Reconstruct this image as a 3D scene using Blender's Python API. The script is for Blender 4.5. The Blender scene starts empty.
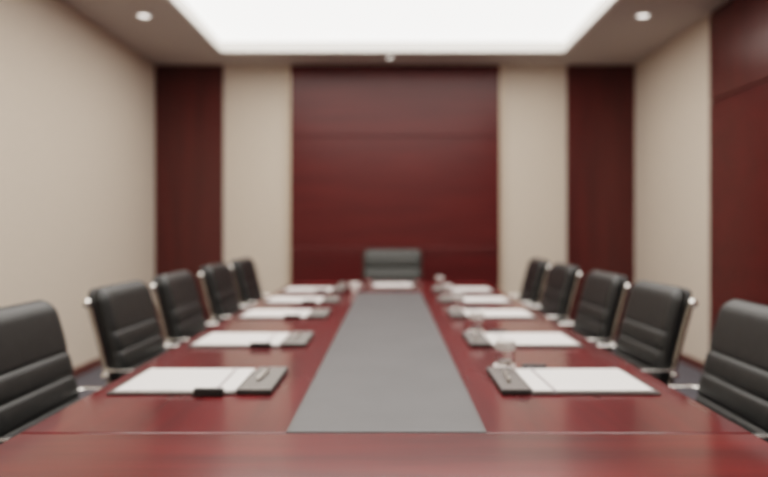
import bpy, bmesh, math, random
from mathutils import Vector, Matrix
random.seed(4)
sc = bpy.context.scene
col = sc.collection
PI = math.pi

# ------------------------------------------------------------------ materials
def mat(name, rgb, rough=.5, metal=0, spec=.5, coat=0, coat_rough=.1):
    m = bpy.data.materials.new(name); m.use_nodes = True
    b = m.node_tree.nodes['Principled BSDF']
    b.inputs['Base Color'].default_value = (*rgb, 1)
    b.inputs['Roughness'].default_value = rough
    b.inputs['Metallic'].default_value = metal
    b.inputs['Specular IOR Level'].default_value = spec
    b.inputs['Coat Weight'].default_value = coat
    b.inputs['Coat Roughness'].default_value = coat_rough
    return m

def grain(m, c1, c2, scale, detail=4, bump=0.0, bump_scale=None, fac=(.3, .7)):
    """noise in object space, stretched by SCALE, mixes two tones; optional bump"""
    nt = m.node_tree; N = nt.nodes; L = nt.links; b = N['Principled BSDF']
    tc = N.new('ShaderNodeTexCoord'); mp = N.new('ShaderNodeMapping')
    mp.inputs['Scale'].default_value = scale
    nz = N.new('ShaderNodeTexNoise'); nz.inputs['Scale'].default_value = 1
    nz.inputs['Detail'].default_value = detail
    rp = N.new('ShaderNodeValToRGB')
    rp.color_ramp.elements[0].position = fac[0]; rp.color_ramp.elements[0].color = (*c1, 1)
    rp.color_ramp.elements[1].position = fac[1]; rp.color_ramp.elements[1].color = (*c2, 1)
    L.new(tc.outputs['Object'], mp.inputs['Vector']); L.new(mp.outputs[0], nz.inputs['Vector'])
    L.new(nz.outputs['Fac'], rp.inputs[0]); L.new(rp.outputs[0], b.inputs['Base Color'])
    if bump:
        n2 = N.new('ShaderNodeTexNoise'); n2.inputs['Scale'].default_value = bump_scale or 60
        n2.inputs['Detail'].default_value = 3
        bp = N.new('ShaderNodeBump'); bp.inputs['Strength'].default_value = bump
        bp.inputs['Distance'].default_value = .002
        L.new(tc.outputs['Object'], n2.inputs['Vector'])
        L.new(n2.outputs['Fac'], bp.inputs['Height']); L.new(bp.outputs[0], b.inputs['Normal'])
    return m

M = {}
M['beige'] = grain(mat('beige_wallcovering', (.55, .46, .38), .8, spec=.25), (.60, .515, .435), (.64, .55, .467), (14, 14, 90), bump=.08, bump_scale=300)
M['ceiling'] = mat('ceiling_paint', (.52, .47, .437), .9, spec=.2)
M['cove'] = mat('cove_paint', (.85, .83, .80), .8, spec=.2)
M['carpet'] = grain(mat('carpet', (.1, .095, .12), .95, spec=.1), (.085, .081, .092), (.14, .134, .15), (40, 40, 40), bump=.5, bump_scale=250)
M['baseboard'] = mat('baseboard_wood', (.10, .030, .022), .35)
M['panel_upper'] = grain(mat('mahogany_panel', (.07, .015, .014), .30, spec=.5), (.058, .013, .012), (.085, .017, .015), (9, 9, .9))
M['panel_center'] = grain(mat('mahogany_center', (.09, .012, .012), .26, spec=.24), (.070, .016, .016), (.095, .019, .018), (1.0, 9, 9))
M['panel_low'] = grain(mat('mahogany_low', (.10, .008, .009), .32, spec=.4), (.056, .0065, .0065), (.078, .0085, .0085), (1.0, 9, 9))
M['gold'] = mat('brass_trim', (.60, .48, .36), .45, metal=.3)
M['groove'] = mat('groove_dark', (.02, .008, .007), .6)
M['table'] = grain(mat('mahogany_table', (.14, .012, .014), .5, spec=.08, coat=.75, coat_rough=.11), (.060, .006, .007), (.105, .008, .009), (14, 1.4, 14))
M['table_front'] = grain(mat('mahogany_table_front', (.14, .012, .014), .42, spec=.1, coat=.75, coat_rough=.14), (.055, .007, .007), (.125, .013, .012), (1.6, 11, 12))
M['inlay'] = grain(mat('grey_inlay', (.16, .16, .165), .42, spec=.22), (.080, .080, .083), (.092, .092, .095), (6, 6, 6))
M['inlay_border'] = mat('inlay_border', (.03, .028, .028), .4)
M['leather'] = grain(mat('black_leather', (.014, .014, .014), .42, spec=.36), (.012, .0125, .0125), (.018, .0185, .018), (30, 30, 30), bump=.25, bump_scale=220)
M['leather_head'] = grain(mat('sheen_black_leather', (.03, .03, .028), .5, spec=.4), (.020, .021, .019), (.027, .028, .025), (30, 30, 30), bump=.25, bump_scale=220)  # lighter copy of the black leather; ceiling-light sheen put into the colour
M['shell'] = mat('black_shell', (.010, .010, .010), .4)
M['chrome'] = mat('chrome', (.40, .385, .36), .2, metal=1)
M['chrome_cap'] = mat('bright_chrome', (.85, .83, .80), .2, metal=1)
M['plastic'] = mat('black_plastic', (.012, .012, .012), .4)
M['pad'] = grain(mat('grey_leather', (.06, .055, .052), .5), (.055, .05, .047), (.066, .060, .057), (60, 60, 60))
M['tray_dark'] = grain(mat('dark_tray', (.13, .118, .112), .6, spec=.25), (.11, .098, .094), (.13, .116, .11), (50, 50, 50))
M['tray'] = grain(mat('grey_tray', (.13, .118, .112), .6, spec=.25), (.145, .135, .126), (.16, .148, .14), (50, 50, 50))
M['tray_side'] = mat('tray_side', (.020, .017, .016), .5)
M['paper'] = grain(mat('paper', (.58, .56, .55), .75, spec=.2), (.64, .615, .605), (.66, .635, .625), (8, 8, 8))
M['strap'] = mat('grey_strap', (.27, .24, .26), .5)
M['silver'] = mat('silver', (.42, .39, .36), .35, metal=.8)
M['cap'] = mat('pale_cap', (.42, .39, .375), .5)  # pale tone painted in for refracted brightness at the glass mouth
M['white_china'] = mat('white_china', (.85, .82, .80), .2)
M['white_metal'] = mat('white_metal', (.8, .79, .77), .4)

def emit(name, rgb, s):
    m = bpy.data.materials.new(name); m.use_nodes = True
    b = m.node_tree.nodes['Principled BSDF']
    b.inputs['Base Color'].default_value = (.8, .8, .8, 1)
    b.inputs['Emission Color'].default_value = (*rgb, 1)
    b.inputs['Emission Strength'].default_value = s
    return m
M['light_panel'] = emit('luminous_sheet', (1, .958, .90), 2.9)
M['lens'] = emit('downlight_lens', (1, .93, .86), 2.2)

def glassy(name, rgb, ior):
    m = bpy.data.materials.new(name); m.use_nodes = True
    b = m.node_tree.nodes['Principled BSDF']
    b.inputs['Base Color'].default_value = (*rgb, 1)
    b.inputs['Roughness'].default_value = .02
    b.inputs['IOR'].default_value = ior
    b.inputs['Transmission Weight'].default_value = 1
    return m
M['glass'] = glassy('clear_glass', (.97, .98, .98), 1.47)
M['water'] = glassy('water', (.97, .98, .98), 1.33)

# ------------------------------------------------------------------ mesh helpers
def link(name, bm, m, parent=None, loc=None, smooth=True, angle=40):
    bmesh.ops.recalc_face_normals(bm, faces=bm.faces)
    me = bpy.data.meshes.new(name); bm.to_mesh(me); bm.free()
    me.materials.append(m)
    if smooth:
        me.set_sharp_from_angle(angle=math.radians(angle)) if hasattr(me, 'set_sharp_from_angle') else None
        for p in me.polygons: p.use_smooth = True
    o = bpy.data.objects.new(name, me); col.objects.link(o)
    if parent: o.parent = parent
    if loc: o.location = loc
    return o

def box(bm, x0, x1, y0, y1, z0, z1, bev=0, seg=2):
    vs = [bm.verts.new((x, y, z)) for x in (x0, x1) for y in (y0, y1) for z in (z0, z1)]
    fs = [(0, 1, 3, 2), (4, 6, 7, 5), (0, 4, 5, 1), (2, 3, 7, 6), (0, 2, 6, 4), (1, 5, 7, 3)]
    faces = [bm.faces.new([vs[i] for i in f]) for f in fs]
    if bev:
        edges = {e for f in faces for e in f.edges}
        bmesh.ops.bevel(bm, geom=list(edges), offset=bev, segments=seg, profile=.5, affect='EDGES')

def bx(*a, **k):
    bm = bmesh.new(); box(bm, *a, **k); return bm

def loft(bm, loops, cap=True, closed=True):
    rows = [[bm.verts.new(p) for p in l] for l in loops]
    n = len(rows[0])
    for a, b in zip(rows, rows[1:]):
        for i in range(n if closed else n - 1):
            j = (i + 1) % n
            bm.faces.new((a[i], a[j], b[j], b[i]))
    if cap:
        bm.faces.new(rows[0][::-1]); bm.faces.new(rows[-1])

def smooth_path(pts, r, n=6):
    """round the corners of a polyline"""
    pts = [Vector(p) for p in pts]; out = [pts[0]]
    for a, b, c in zip(pts, pts[1:], pts[2:]):
        u = (a - b); v = (c - b)
        d = min(r, u.length * .48, v.length * .48)
        p, q = b + u.normalized() * d, b + v.normalized() * d
        for i in range(n + 1):
            t = i / n
            out.append(p * (1 - t) ** 2 + b * 2 * t * (1 - t) + q * t * t)
    out.append(pts[-1]); return out

def sweep(bm, pts, ra, rb=None, side=Vector((0, 1, 0)), n=12):
    """sweep an ellipse: RA along SIDE, RB across it"""
    rb = rb or ra; pts = [Vector(p) for p in pts]; loops = []
    for i, p in enumerate(pts):
        t = (pts[min(i + 1, len(pts) - 1)] - pts[max(i - 1, 0)]).normalized()
        s = (side - t * side.dot(t)).normalized(); u = t.cross(s)
        loops.append([p + s * ra * math.cos(2 * PI * k / n) + u * rb * math.sin(2 * PI * k / n) for k in range(n)])
    loft(bm, loops)

def lathe(bm, prof, n=32, center=(0, 0, 0), axis='z'):
    cx, cy, cz = center; rows = []
    def put(a, b, h):
        return (cx + a, cy + b, cz + h) if axis == 'z' else (cx + a, cy + h, cz + b)
    for r, z in prof:
        rows.append([bm.verts.new(put(0, 0, z))] if r < 1e-6 else
                    [bm.verts.new(put(r * math.cos(2 * PI * k / n), r * math.sin(2 * PI * k / n), z)) for k in range(n)])
    for a, b in zip(rows, rows[1:]):
        for i in range(n):
            j = (i + 1) % n
            if len(a) == 1 and len(b) == 1: continue
            if len(a) == 1: bm.faces.new((a[0], b[i], b[j]))
            elif len(b) == 1: bm.faces.new((a[i], a[j], b[0]))
            else: bm.faces.new((a[i], a[j], b[j], b[i]))

def tag(o, label, cat, group=None):
    o['label'] = label; o['category'] = cat
    if group: o['group'] = group
    return o

def thing(name, label, cat, loc=(0, 0, 0), rz=0, group=None):
    o = bpy.data.objects.new(name, None); col.objects.link(o)
    o.location = loc; o.rotation_euler = (0, 0, rz); o.empty_display_size = .1
    return tag(o, label, cat, group)

def struct(name, bm, m, smooth=False):
    o = link(name, bm, m, smooth=smooth); o['kind'] = 'structure'; return o

def copy_tree(o, parent=None):
    c = o.copy(); col.objects.link(c)
    if parent: c.parent = parent
    for ch in list(o.children): copy_tree(ch, c)
    return c

def place(proto, used, loc, rz, label, scale=None):
    o = copy_tree(proto) if used[0] else proto
    used[0] = True
    o.location = loc; o.rotation_euler = (0, 0, rz); o['label'] = label
    if scale: o.scale = scale
    return o

# ------------------------------------------------------------------ room
H = 2.927; XL, XR = -2.52, 2.60; YB, YF = 7.5, -2.0; T = .12
struct('floor', bx(XL - T, XR + T, YF - T, YB + T, -.1, 0), M['carpet'])
struct('wall_left', bx(XL - T, XL, YF - T, YB + T, 0, H + .3), M['beige'])
struct('wall_right', bx(XR, XR + T, YF - T, YB + T, 0, H + .3), M['beige'])
struct('wall_back', bx(XL, XR, YB, YB + T, 0, H + .3), M['beige'])
struct('wall_front', bx(XL, XR, YF - T, YF, 0, H + .3), M['beige'])
# ceiling with a rectangular opening for the light recess
TX0, TX1, TY0, TY1, TH = -1.685, 1.715, -1.2, 6.9, .125
bm = bmesh.new()
box(bm, XL, TX0, YF, YB, H, H + .2); box(bm, TX1, XR, YF, YB, H, H + .2)
box(bm, TX0, TX1, TY1, YB, H, H + .2); box(bm, TX0, TX1, YF, TY0, H, H + .2)
struct('ceiling', bm, M['ceiling'])
# pale lining of the recess (a step inside the opening) and the moulding around it
bm = bmesh.new()
c = .018
for (a, b_, d, e) in ((TX0, TX0 + c, TY0, TY1), (TX1 - c, TX1, TY0, TY1), (TX0, TX1, TY1 - c, TY1), (TX0, TX1, TY0, TY0 + c)):
    box(bm, a, b_, d, e, H - .004, H + TH)
struct('trim_1', bm, M['cove'])
bm = bmesh.new(); w = .10
for (a, b_, d, e) in ((TX0 - w, TX0, TY0 - w, TY1 + w), (TX1, TX1 + w, TY0 - w, TY1 + w), (TX0, TX1, TY1, TY1 + w), (TX0, TX1, TY0 - w, TY0)):
    box(bm, a, b_, d, e, H - .012, H)
struct('trim_2', bm, M['ceiling'])
o = link('ceiling_light_panel', bx(TX0 + c, TX1 - c, TY0 + c, TY1 - c, H + TH - .02, H + TH), M['light_panel'], smooth=False)
tag(o, 'large rectangular glowing white light panel recessed in the ceiling', 'ceiling light')

# wood panelling on the back wall
def X(px, d): return (px - 391) * d / 700
xa, xb, xc, xd, xe, xf = XL, X(223.5, YB), X(291.2, YB), X(499, YB), X(566.5, YB), XR
struct('trim_3', bx(xa, xb, YB - .03, YB, 0, H), M['panel_upper'])
struct('trim_4', bx(xe, xf, YB - .03, YB, 0, H), M['panel_upper'])
yp = YB - .05
h1, h2 = .955, 2.165
struct('trim_5', bx(xc, xd, yp, YB, h2 + .003, H, bev=.004), M['panel_center'])
struct('trim_6', bx(xc, xd, yp, YB, h1 + .031, h2 - .003, bev=.004), M['panel_center'])
struct('trim_7', bx(xc, xd, yp - .008, YB, h1 - .02, h1 + .03, bev=.008), M['panel_center'])
struct('trim_8', bx(xc, xd, yp, YB, 0, h1 - .021, bev=.004), M['panel_low'])
struct('trim_9', bx(xc, xd, YB - .02, YB - .001, 0, H), M['groove'])
struct('trim_10', bx(xc - .018, xc, yp - .01, YB, 0, H), M['gold'])
struct('trim_11', bx(xd, xd + .018, yp - .01, YB, 0, H), M['gold'])
# wood panelling along the near length of one side wall
yr = 5.63
struct('trim_12', bx(XR - .04, XR, YF, yr, 2.20 + .006, H - .03, bev=.004), M['panel_upper'])
struct('trim_13', bx(XR - .04, XR, YF, yr, 0, 2.20 - .006, bev=.004), M['panel_low'])
struct('trim_14', bx(XR - .02, XR - .001, YF, yr, 0, H), M['groove'])
struct('baseboard_left', bx(XL, XL + .018, YF, YB - .03, 0, .075, bev=.004), M['baseboard'])
struct('baseboard_right', bx(XR - .018, XR, yr, YB - .03, 0, .075, bev=.004), M['baseboard'])
struct('baseboard_back', bx(xb, xc - .018, YB - .018, YB, 0, .075, bev=.004), M['baseboard'])
struct('baseboard_back', bx(xd + .018, xe, YB - .018, YB, 0, .075, bev=.004), M['baseboard'])

# downlights
dl = thing('recessed_downlight', '', 'downlight', group='recessed ceiling downlights')
bm = bmesh.new(); lathe(bm, [(.046, -.001), (.046, -.010), (.060, -.008), (.066, 0)], 32)
link('ring', bm, M['white_metal'], dl)
bm = bmesh.new(); lathe(bm, [(0, -.009), (.030, -.008), (.046, -.004)], 32)
link('lens', bm, M['lens'], dl)
used = [False]
for (x, y, lab) in ((X(144, 5.71), 5.71, 'small round white downlight in the ceiling beside the plain beige wall'),
                    (X(643, 5.71), 5.71, 'small round white downlight in the ceiling on the side of the red wood wall'),
                    (X(390, 7.10), 7.10, 'small dim downlight in ceiling above the middle of the wide red wood panel')):
    place(dl, used, (x, y, H), 0, lab, (.7, .7, 1) if y > 7 else None)

# ------------------------------------------------------------------ table
tx0, tx1, ts, te, tf, tz, th = -.800, .778, 1.502, 5.80, .95, .75, .040
tb = thing('conference_table', 'long glossy red mahogany conference table with a grey centre panel', 'table', ((tx0 + tx1) / 2, 3.4, 0))
ox, oy = -tb.location.x, -tb.location.y
def tbx(x0, x1, y0, y1, *a, **k): return bx(x0 + ox, x1 + ox, y0 + oy, y1 + oy, *a, **k)
link('main_top', tbx(tx0, tx1, ts + .001, te, tz - th, tz, bev=.006, seg=3), M['table'], tb, smooth=False)
link('front_leaf', tbx(tx0, tx1, tf, ts - .001, tz - th, tz, bev=.006, seg=3), M['table_front'], tb, smooth=False)
ix0, ix1, iy0, iy1 = -.219, .199, ts + .004, 4.76
o = link('centre_panel', tbx(ix0, ix1, iy0, iy1, tz - .002, tz + .0016), M['inlay'], tb, smooth=False); o['label'] = 'matt grey inset panel'
bm = bmesh.new(); w = .007
for q in ((ix0 - w, ix0, iy0, iy1), (ix1, ix1 + w, iy0, iy1), (ix0 - w, ix1 + w, iy1, iy1 + w)):
    box(bm, q[0] + ox, q[1] + ox, q[2] + oy, q[3] + oy, tz - .002, tz + .0012)
link('panel_border', bm, M['inlay_border'], tb)
for y in (1.75, 3.6, 5.2):
    link('pedestal', tbx(-.30, .28, y - .10, y + .10, 0, tz - th, bev=.01), M['table'], tb, smooth=False)

# ------------------------------------------------------------------ chairs (face +x)
def back_x(h): return -.260 - .26 * (h - .66) - .10 * max(0, h - .75) ** 2
def cushion(h0, h1, W, thick, off, seams, rtop, groove=.010, bulge=.010, mm=46, nn=22):
    """padded slab leaning along back_x; off = distance in front of the frame line"""
    bm = bmesh.new(); loops = []
    hs = [h0 + (h1 - h0) * (.5 - .5 * math.cos(PI * (.02 + .96 * i / mm))) * 1 for i in range(mm + 1)]
    if seams:
        for s in seams:
            hs += [s - .009, s - .004, s, s + .004, s + .009]
    hs = sorted(set(hs))
    edges = [h0] + sorted(seams) + [h1]
    for h in hs:
        r = rtop; w = W
        if h > h1 - r: w = W - r + math.sqrt(max(0, r * r - (h - (h1 - r)) ** 2))
        if h < h0 + r: w = W - r + math.sqrt(max(0, r * r - (h - (h0 + r)) ** 2))
        e = min(h - h0, h1 - h) / (thick * .7)
        ev = math.sqrt(max(.02, 1 - (1 - min(1, e)) ** 2))
        g = sum(groove * math.exp(-((h - s) / .006) ** 2) for s in seams)
        b = 0
        for p, q in zip(edges, edges[1:]):
            if p <= h <= q: b = bulge * math.sin(PI * (h - p) / (q - p)) ** .6 if q > p else 0
        fr, bk = [], []
        for k in range(nn + 1):
            u = -math.cos(PI * k / nn); y = w * u
            d = (w - abs(y)) / (thick * .5)
            eu = math.sqrt(max(0, 1 - (1 - min(1, d)) ** 2))
            mid = thick / 2
            f = mid + (thick / 2 - g + b * eu) * eu * ev
            a = mid - (thick / 2) * eu * ev
            fr.append((back_x(h) + off + f, y, h)); bk.append((back_x(h) + off + a, y, h))
        loops.append(fr + bk[::-1][1:-1])
    loft(bm, loops); return bm

# seat: a padded slab
def seat_bm():
    bm = bmesh.new(); loops = []
    x0, x1, z0, z1, W, r = -.20, .27, .405, .475, .235, .05
    n = 30
    for i in range(n + 1):
        x = x0 + (x1 - x0) * (.5 - .5 * math.cos(PI * (.02 + .96 * i / n)))
        w = W
        if x > x1 - r: w = W - r + math.sqrt(max(0, r * r - (x - x1 + r) ** 2))
        e = min(x - x0, x1 - x) / .035; ev = math.sqrt(max(.03, 1 - (1 - min(1, e)) ** 2))
        g = sum(.008 * math.exp(-((x - s) / .008) ** 2) for s in (-.06, .04, .14))
        up, dn = [], []
        for k in range(21):
            u = -math.cos(PI * k / 20); y = w * u
            d = (w - abs(y)) / .035; eu = math.sqrt(max(0, 1 - (1 - min(1, d)) ** 2))
            mid = (z0 + z1) / 2
            up.append((x, y, mid + (.035 - g) * eu * ev)); dn.append((x, y, mid - .035 * eu * ev))
        loops.append(up + dn[::-1][1:-1])
    loft(bm, loops); return bm
def make_chair(head=False):
    ch = thing('conference_chair', '', 'chair', group='black leather chairs around the conference table')
    W = .262 if head else .230
    top = 1.0 if head else .968
    lm = M['leather_head'] if head else M['leather']
    sm = [.70, .84] if head else [.662, .733, .804]
    link('backrest', cushion(.475, top, W, .056, .008 if head else -.003, sm, .05, groove=.006 if head else .004, bulge=.014 if head else .004), lm, ch, angle=60)
    link('back_shell', cushion(.485, top - .006, W - .004, .018, -.006 if head else -.014, [], .05, nn=14, mm=24), M['shell'], ch, angle=60)
    FY = W + .002 if not head else W - .03
    FX = -.012 if not head else -.02
    link('seat', seat_bm(), lm, ch, angle=60)
    for s in (-1, 1):
        y = FY * s
        bm = bmesh.new()
        hh = [.922 - i * (.922 - .50) / 10 for i in range(11)]
        pts = [(back_x(h) + FX, y, h) for h in hh]
        pts += smooth_path([(back_x(.49) + FX, y, .49), (-.21, y, .425), (.26, y, .425)], .07)
        sweep(bm, pts, .007, .011)
        sf = link('side_frame', bm, M['chrome'], ch)
        for h in (.914, .648):
            bm = bmesh.new()
            pr = [(0, -.012), (.010, -.012), (.0155, -.008), (.017, 0), (.0155, .008), (.010, .013), (0, .015)]
            lathe(bm, [(r, z * s) for r, z in pr], 20, (back_x(h) + FX, (FY + .010) * s, h), 'y')
            link('end_cap', bm, M['chrome_cap'], sf)
        bm = bmesh.new()
        sweep(bm, smooth_path([(back_x(.672) - .010, .236 * s, .668), (back_x(.672) + .03, .272 * s, .674), (.16, .272 * s, .674), (.20, .240 * s, .43)], .05), .012, .005)
        link('armrest', bm, M['chrome_cap'], ch)
    for x in (-.12, .16):
        bm = bmesh.new(); sweep(bm, [(x, -.24, .402), (x, .24, .402)], .009, side=Vector((1, 0, 0)))
        link('cross_bar', bm, M['chrome'], ch)
    bm = bmesh.new(); lathe(bm, [(0, .395), (.06, .395), (.06, .375), (.028, .36), (.028, .20), (.035, .19), (.035, .085), (0, .085)], 24)
    link('column', bm, M['chrome'], ch)
    for k in range(5):
        a = 2 * PI * k / 5 + .3; d = Vector((math.cos(a), math.sin(a), 0)); sd = Vector((-d.y, d.x, 0))
        bm = bmesh.new(); sweep(bm, [d * .03 + Vector((0, 0, .105)), d * .16 + Vector((0, 0, .092)), d * .285 + Vector((0, 0, .072))], .018, .012, side=sd)
        lg = link('base_leg', bm, M['chrome'], ch)
        bm = bmesh.new(); cpos = d * .275 + Vector((0, 0, .027))
        for q in (-.012, .012):
            c0 = cpos + sd * q
            loops = []
            for (off, r) in ((-.008, .022), (-.006, .027), (.006, .027), (.008, .022)):
                loops.append([c0 + sd * off + d * r * math.cos(2 * PI * t / 18) + Vector((0, 0, r * math.sin(2 * PI * t / 18))) for t in range(18)])
            loft(bm, loops)
        sweep(bm, [cpos + Vector((0, 0, .0)), cpos + Vector((0, 0, .05))], .007, side=d)
        link('caster', bm, M['plastic'], lg)

    return ch
ch = make_chair(); head_chair = make_chair(True)
used = [False]
order = ['first', 'second', 'third', 'fourth', 'fifth']
CD = [1.975, 2.80, 3.50, 4.33, 5.10]
for i, d in enumerate(CD):
    place(ch, used, (-.768, d, 0), random.uniform(-.03, .03),
          f'black leather chair, {order[i]} from the camera in the row along the plain beige wall')
for i, d in enumerate(CD):
    place(ch, used, (.760, d + (.035 if i == 0 else 0), 0), PI + random.uniform(-.03, .03),
          f'black leather chair, {order[i]} from the camera in the row along the partly red panelled wall')
place(head_chair, [False], (X(392.5, 6.0), 5.93, 0), -PI / 2, 'wide black leather chair at the far head of the table, facing the camera')

# ------------------------------------------------------------------ place settings (built for a seat at -x; the other side turned by 180 degrees)
# desk pad: local origin at pad centre on the table; inner end is +x
pd = thing('desk_pad', '', 'desk pad', group='grey leather desk pads under the notepads')
link('board', bx(-.174, .164, -.150, .150, 0, .006, bev=.002), M['pad'], pd, smooth=False)
bm = bmesh.new()
sweep(bm, smooth_path([(.114, -.1525, .008), (.114, -.148, .0138), (.106, .148, .0138), (.106, .1525, .005)], .006), .0035, .0012, side=Vector((1, 0, 0)))
o = link('strap', bm, M['strap'], pd); o['label'] = 'thin grey strap across the paper'
bm = bmesh.new(); box(bm, .060, .136, -.168, -.1502, .0, .021, bev=.003)
o = link('clasp', bm, M['plastic'], pd, smooth=False); o['label'] = 'black clasp on the edge'
# paper stack, several slightly shifted sheets in one pad
bm = bmesh.new()
for k in range(4):
    dx, dy = random.uniform(-.002, .002), random.uniform(-.002, .002)
    box(bm, -.156 + dx, .161 + dx, -.142 + dy, .142 + dy, k * .0014, k * .0014 + .0013)
np_ = tag(link('notepad', bm, M['paper'], smooth=False), '', 'notepad', 'white notepads on the desk pads')
# pen tray
tr = thing('pen_tray', '', 'tray', group='grey pen trays beside the notepads')
link('body', bx(-.039, .039, -.151, .151, 0, .014, bev=.003), M['tray_side'], tr, smooth=False)
o = link('top_panel', bx(-.0365, .0365, -.1485, .1485, .0138, .0155, bev=.0006), M['tray'], tr, smooth=False); o['label'] = 'grey top'
# pen
pn = thing('pen', '', 'pen', group='silver pens on the trays')
bm = bmesh.new()
lathe(bm, [(0, -.070), (.0022, -.069), (.0048, -.056), (.0058, -.050), (.0062, .045), (.0058, .060), (0, .062)], 16, axis='y')
link('barrel', bm, M['silver'], pn)
bm = bmesh.new(); sweep(bm, [(0, .058, .0062), (0, .05, .0085), (0, .015, .0085), (0, .012, .0068)], .0018, .0010, side=Vector((1, 0, 0)))
link('clip', bm, M['chrome'], pn)

# glass tumbler with water; the added pale cap stands in for bright rim refraction
gl = thing('drinking_glass', '', 'glass', group='clear drinking glasses')
bm = bmesh.new()
lathe(bm, [(0, 0), (.026, 0), (.0275, .002), (.0285, .04), (.0295, .068), (.0288, .0695), (.0280, .068), (.0268, .04), (.0258, .011), (.024, .009), (0, .0085)], 36)
link('tumbler', bm, M['glass'], gl)
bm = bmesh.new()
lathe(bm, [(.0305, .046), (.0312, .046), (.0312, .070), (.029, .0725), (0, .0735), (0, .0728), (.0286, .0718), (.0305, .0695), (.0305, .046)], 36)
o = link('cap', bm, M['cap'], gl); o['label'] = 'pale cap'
# round coaster under a glass
cs = bmesh.new(); lathe(cs, [(0, 0), (.031, 0), (.034, .002), (.034, .014), (.032, .016), (0, .016)], 36)
cs = tag(link('coaster', cs, M['white_china']), '', 'coaster', 'white round coasters under the glasses')

dark_top = None
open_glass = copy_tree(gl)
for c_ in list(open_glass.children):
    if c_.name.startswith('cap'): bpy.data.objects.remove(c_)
up, un, ut, ue, ug, uc = [False], [False], [False], [False], [False], [False]
PDp = [1.99, 2.72, 3.54, 4.22, 4.92]
sides = (('beige wall side, counted from the camera', -1), ('red panelled wall side, counted from the camera', 1))
for txt, s in sides:
    for i, d in enumerate(PDp):
        rz = 0 if s < 0 else PI
        cx = -.575 if s < 0 else .537
        w = f'{order[i]} seat'
        place(pd, up, (cx, d, tz + .0004), rz, f'dark grey desk pad at the {w}, {txt}')
        place(np_, un, (cx, d, tz + .0066), rz + random.uniform(-.008, .008), f'white notepad at the {w}, {txt}')
        tx = cx - s * .207
        ta = tx + .008 if s < 0 else tx
        t = place(tr, ut, (ta, d, tz + .0004), rz, f'flat grey pen tray at the {w}, {txt}')
        if s < 0: t.scale = (1.17, 1, 1)
        else:
            t.scale = (1, 1, 1)
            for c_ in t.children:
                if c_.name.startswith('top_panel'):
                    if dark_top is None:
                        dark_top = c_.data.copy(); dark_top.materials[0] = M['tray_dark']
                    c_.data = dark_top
        place(pn, ue, (tx - s * .003, d + .01 * s * -1, tz + .0160 + .0062), rz - .06, f'silver pen on the tray, {w}, {txt}')
        if s > 0:
            gx, gy = tx + .026, d + .190
            place(cs, uc, (gx - .003, gy, tz + .0003), 0, f'white round coaster behind the tray, {w}, {txt}')
            place(gl, ug, (gx, gy, tz + .0165), 0, f'pale-topped drinking glass behind the tray, {w}, {txt}')
# head of the table: notepad on a pad between two glasses, one more glass and a white cup near the corner
place(pd, up, (X(393, 5.28), 5.30, tz + .0004), PI / 2, 'dark grey desk pad at the far head of the table, before the end chair')
place(np_, un, (X(393, 5.28), 5.31, tz + .0066), PI / 2, 'white notepad at the far head of the table, before the end chair')
place(open_glass, [False], (X(368.5, 5.0), 5.06, tz + .0003), 0, 'open drinking glass beside the end notepad, on its beige wall side')
place(open_glass, [True], (X(418.5, 5.0), 5.02, tz + .0003), 0, 'open drinking glass beside the end notepad, on its red panelled wall side')
place(open_glass, [True], (X(342.5, 4.80), 4.78, tz + .0003), 0, 'open drinking glass beside the last pen tray on the beige wall side')
cup = thing('white_cup', 'small white round cup near the far corner of the grey centre panel', 'cup', (X(354.5, 4.80), 4.80, tz + .0003))
bm = bmesh.new()
lathe(bm, [(0, 0), (.018, 0), (.019, .004), (.030, .022), (.036, .050), (.037, .066), (.0355, .0665), (.0345, .050), (.0285, .024), (.016, .008), (0, .007)], 36)
link('bowl', bm, M['white_china'], cup)
bm = bmesh.new(); sweep(bm, smooth_path([(.034, 0, .055), (.056, 0, .054), (.054, 0, .026), (.030, 0, .024)], .012), .004, .0028)
link('handle', bm, M['white_china'], cup)

# ------------------------------------------------------------------ world, camera, look
w = bpy.data.worlds.new('world'); sc.world = w; w.use_nodes = True
w.node_tree.nodes['Background'].inputs[0].default_value = (.9, .85, .8, 1)
w.node_tree.nodes['Background'].inputs[1].default_value = .05
cam = bpy.data.cameras.new('camera'); co = bpy.data.objects.new('camera', cam); col.objects.link(co)
co.location = (0, 0, 1.19); co.rotation_euler = (PI / 2, 0, 0)
cam.sensor_width = 36; cam.lens = 36 * 700 / 768
cam.shift_x = -7 / 768; cam.shift_y = -10.5 / 768
cam.clip_start = .05
cam.dof.use_dof = True; cam.dof.focus_distance = 1.09; cam.dof.aperture_fstop = 1.93; cam.dof.aperture_blades = 0
sc.camera = co
sc.cycles.use_denoising = True
sc.cycles.max_bounces = 10; sc.cycles.diffuse_bounces = 6
sc.cycles.sample_clamp_indirect = 6
sc.view_settings.view_transform = 'Filmic'
sc.view_settings.look = 'Medium High Contrast'
sc.view_settings.exposure = 0.34
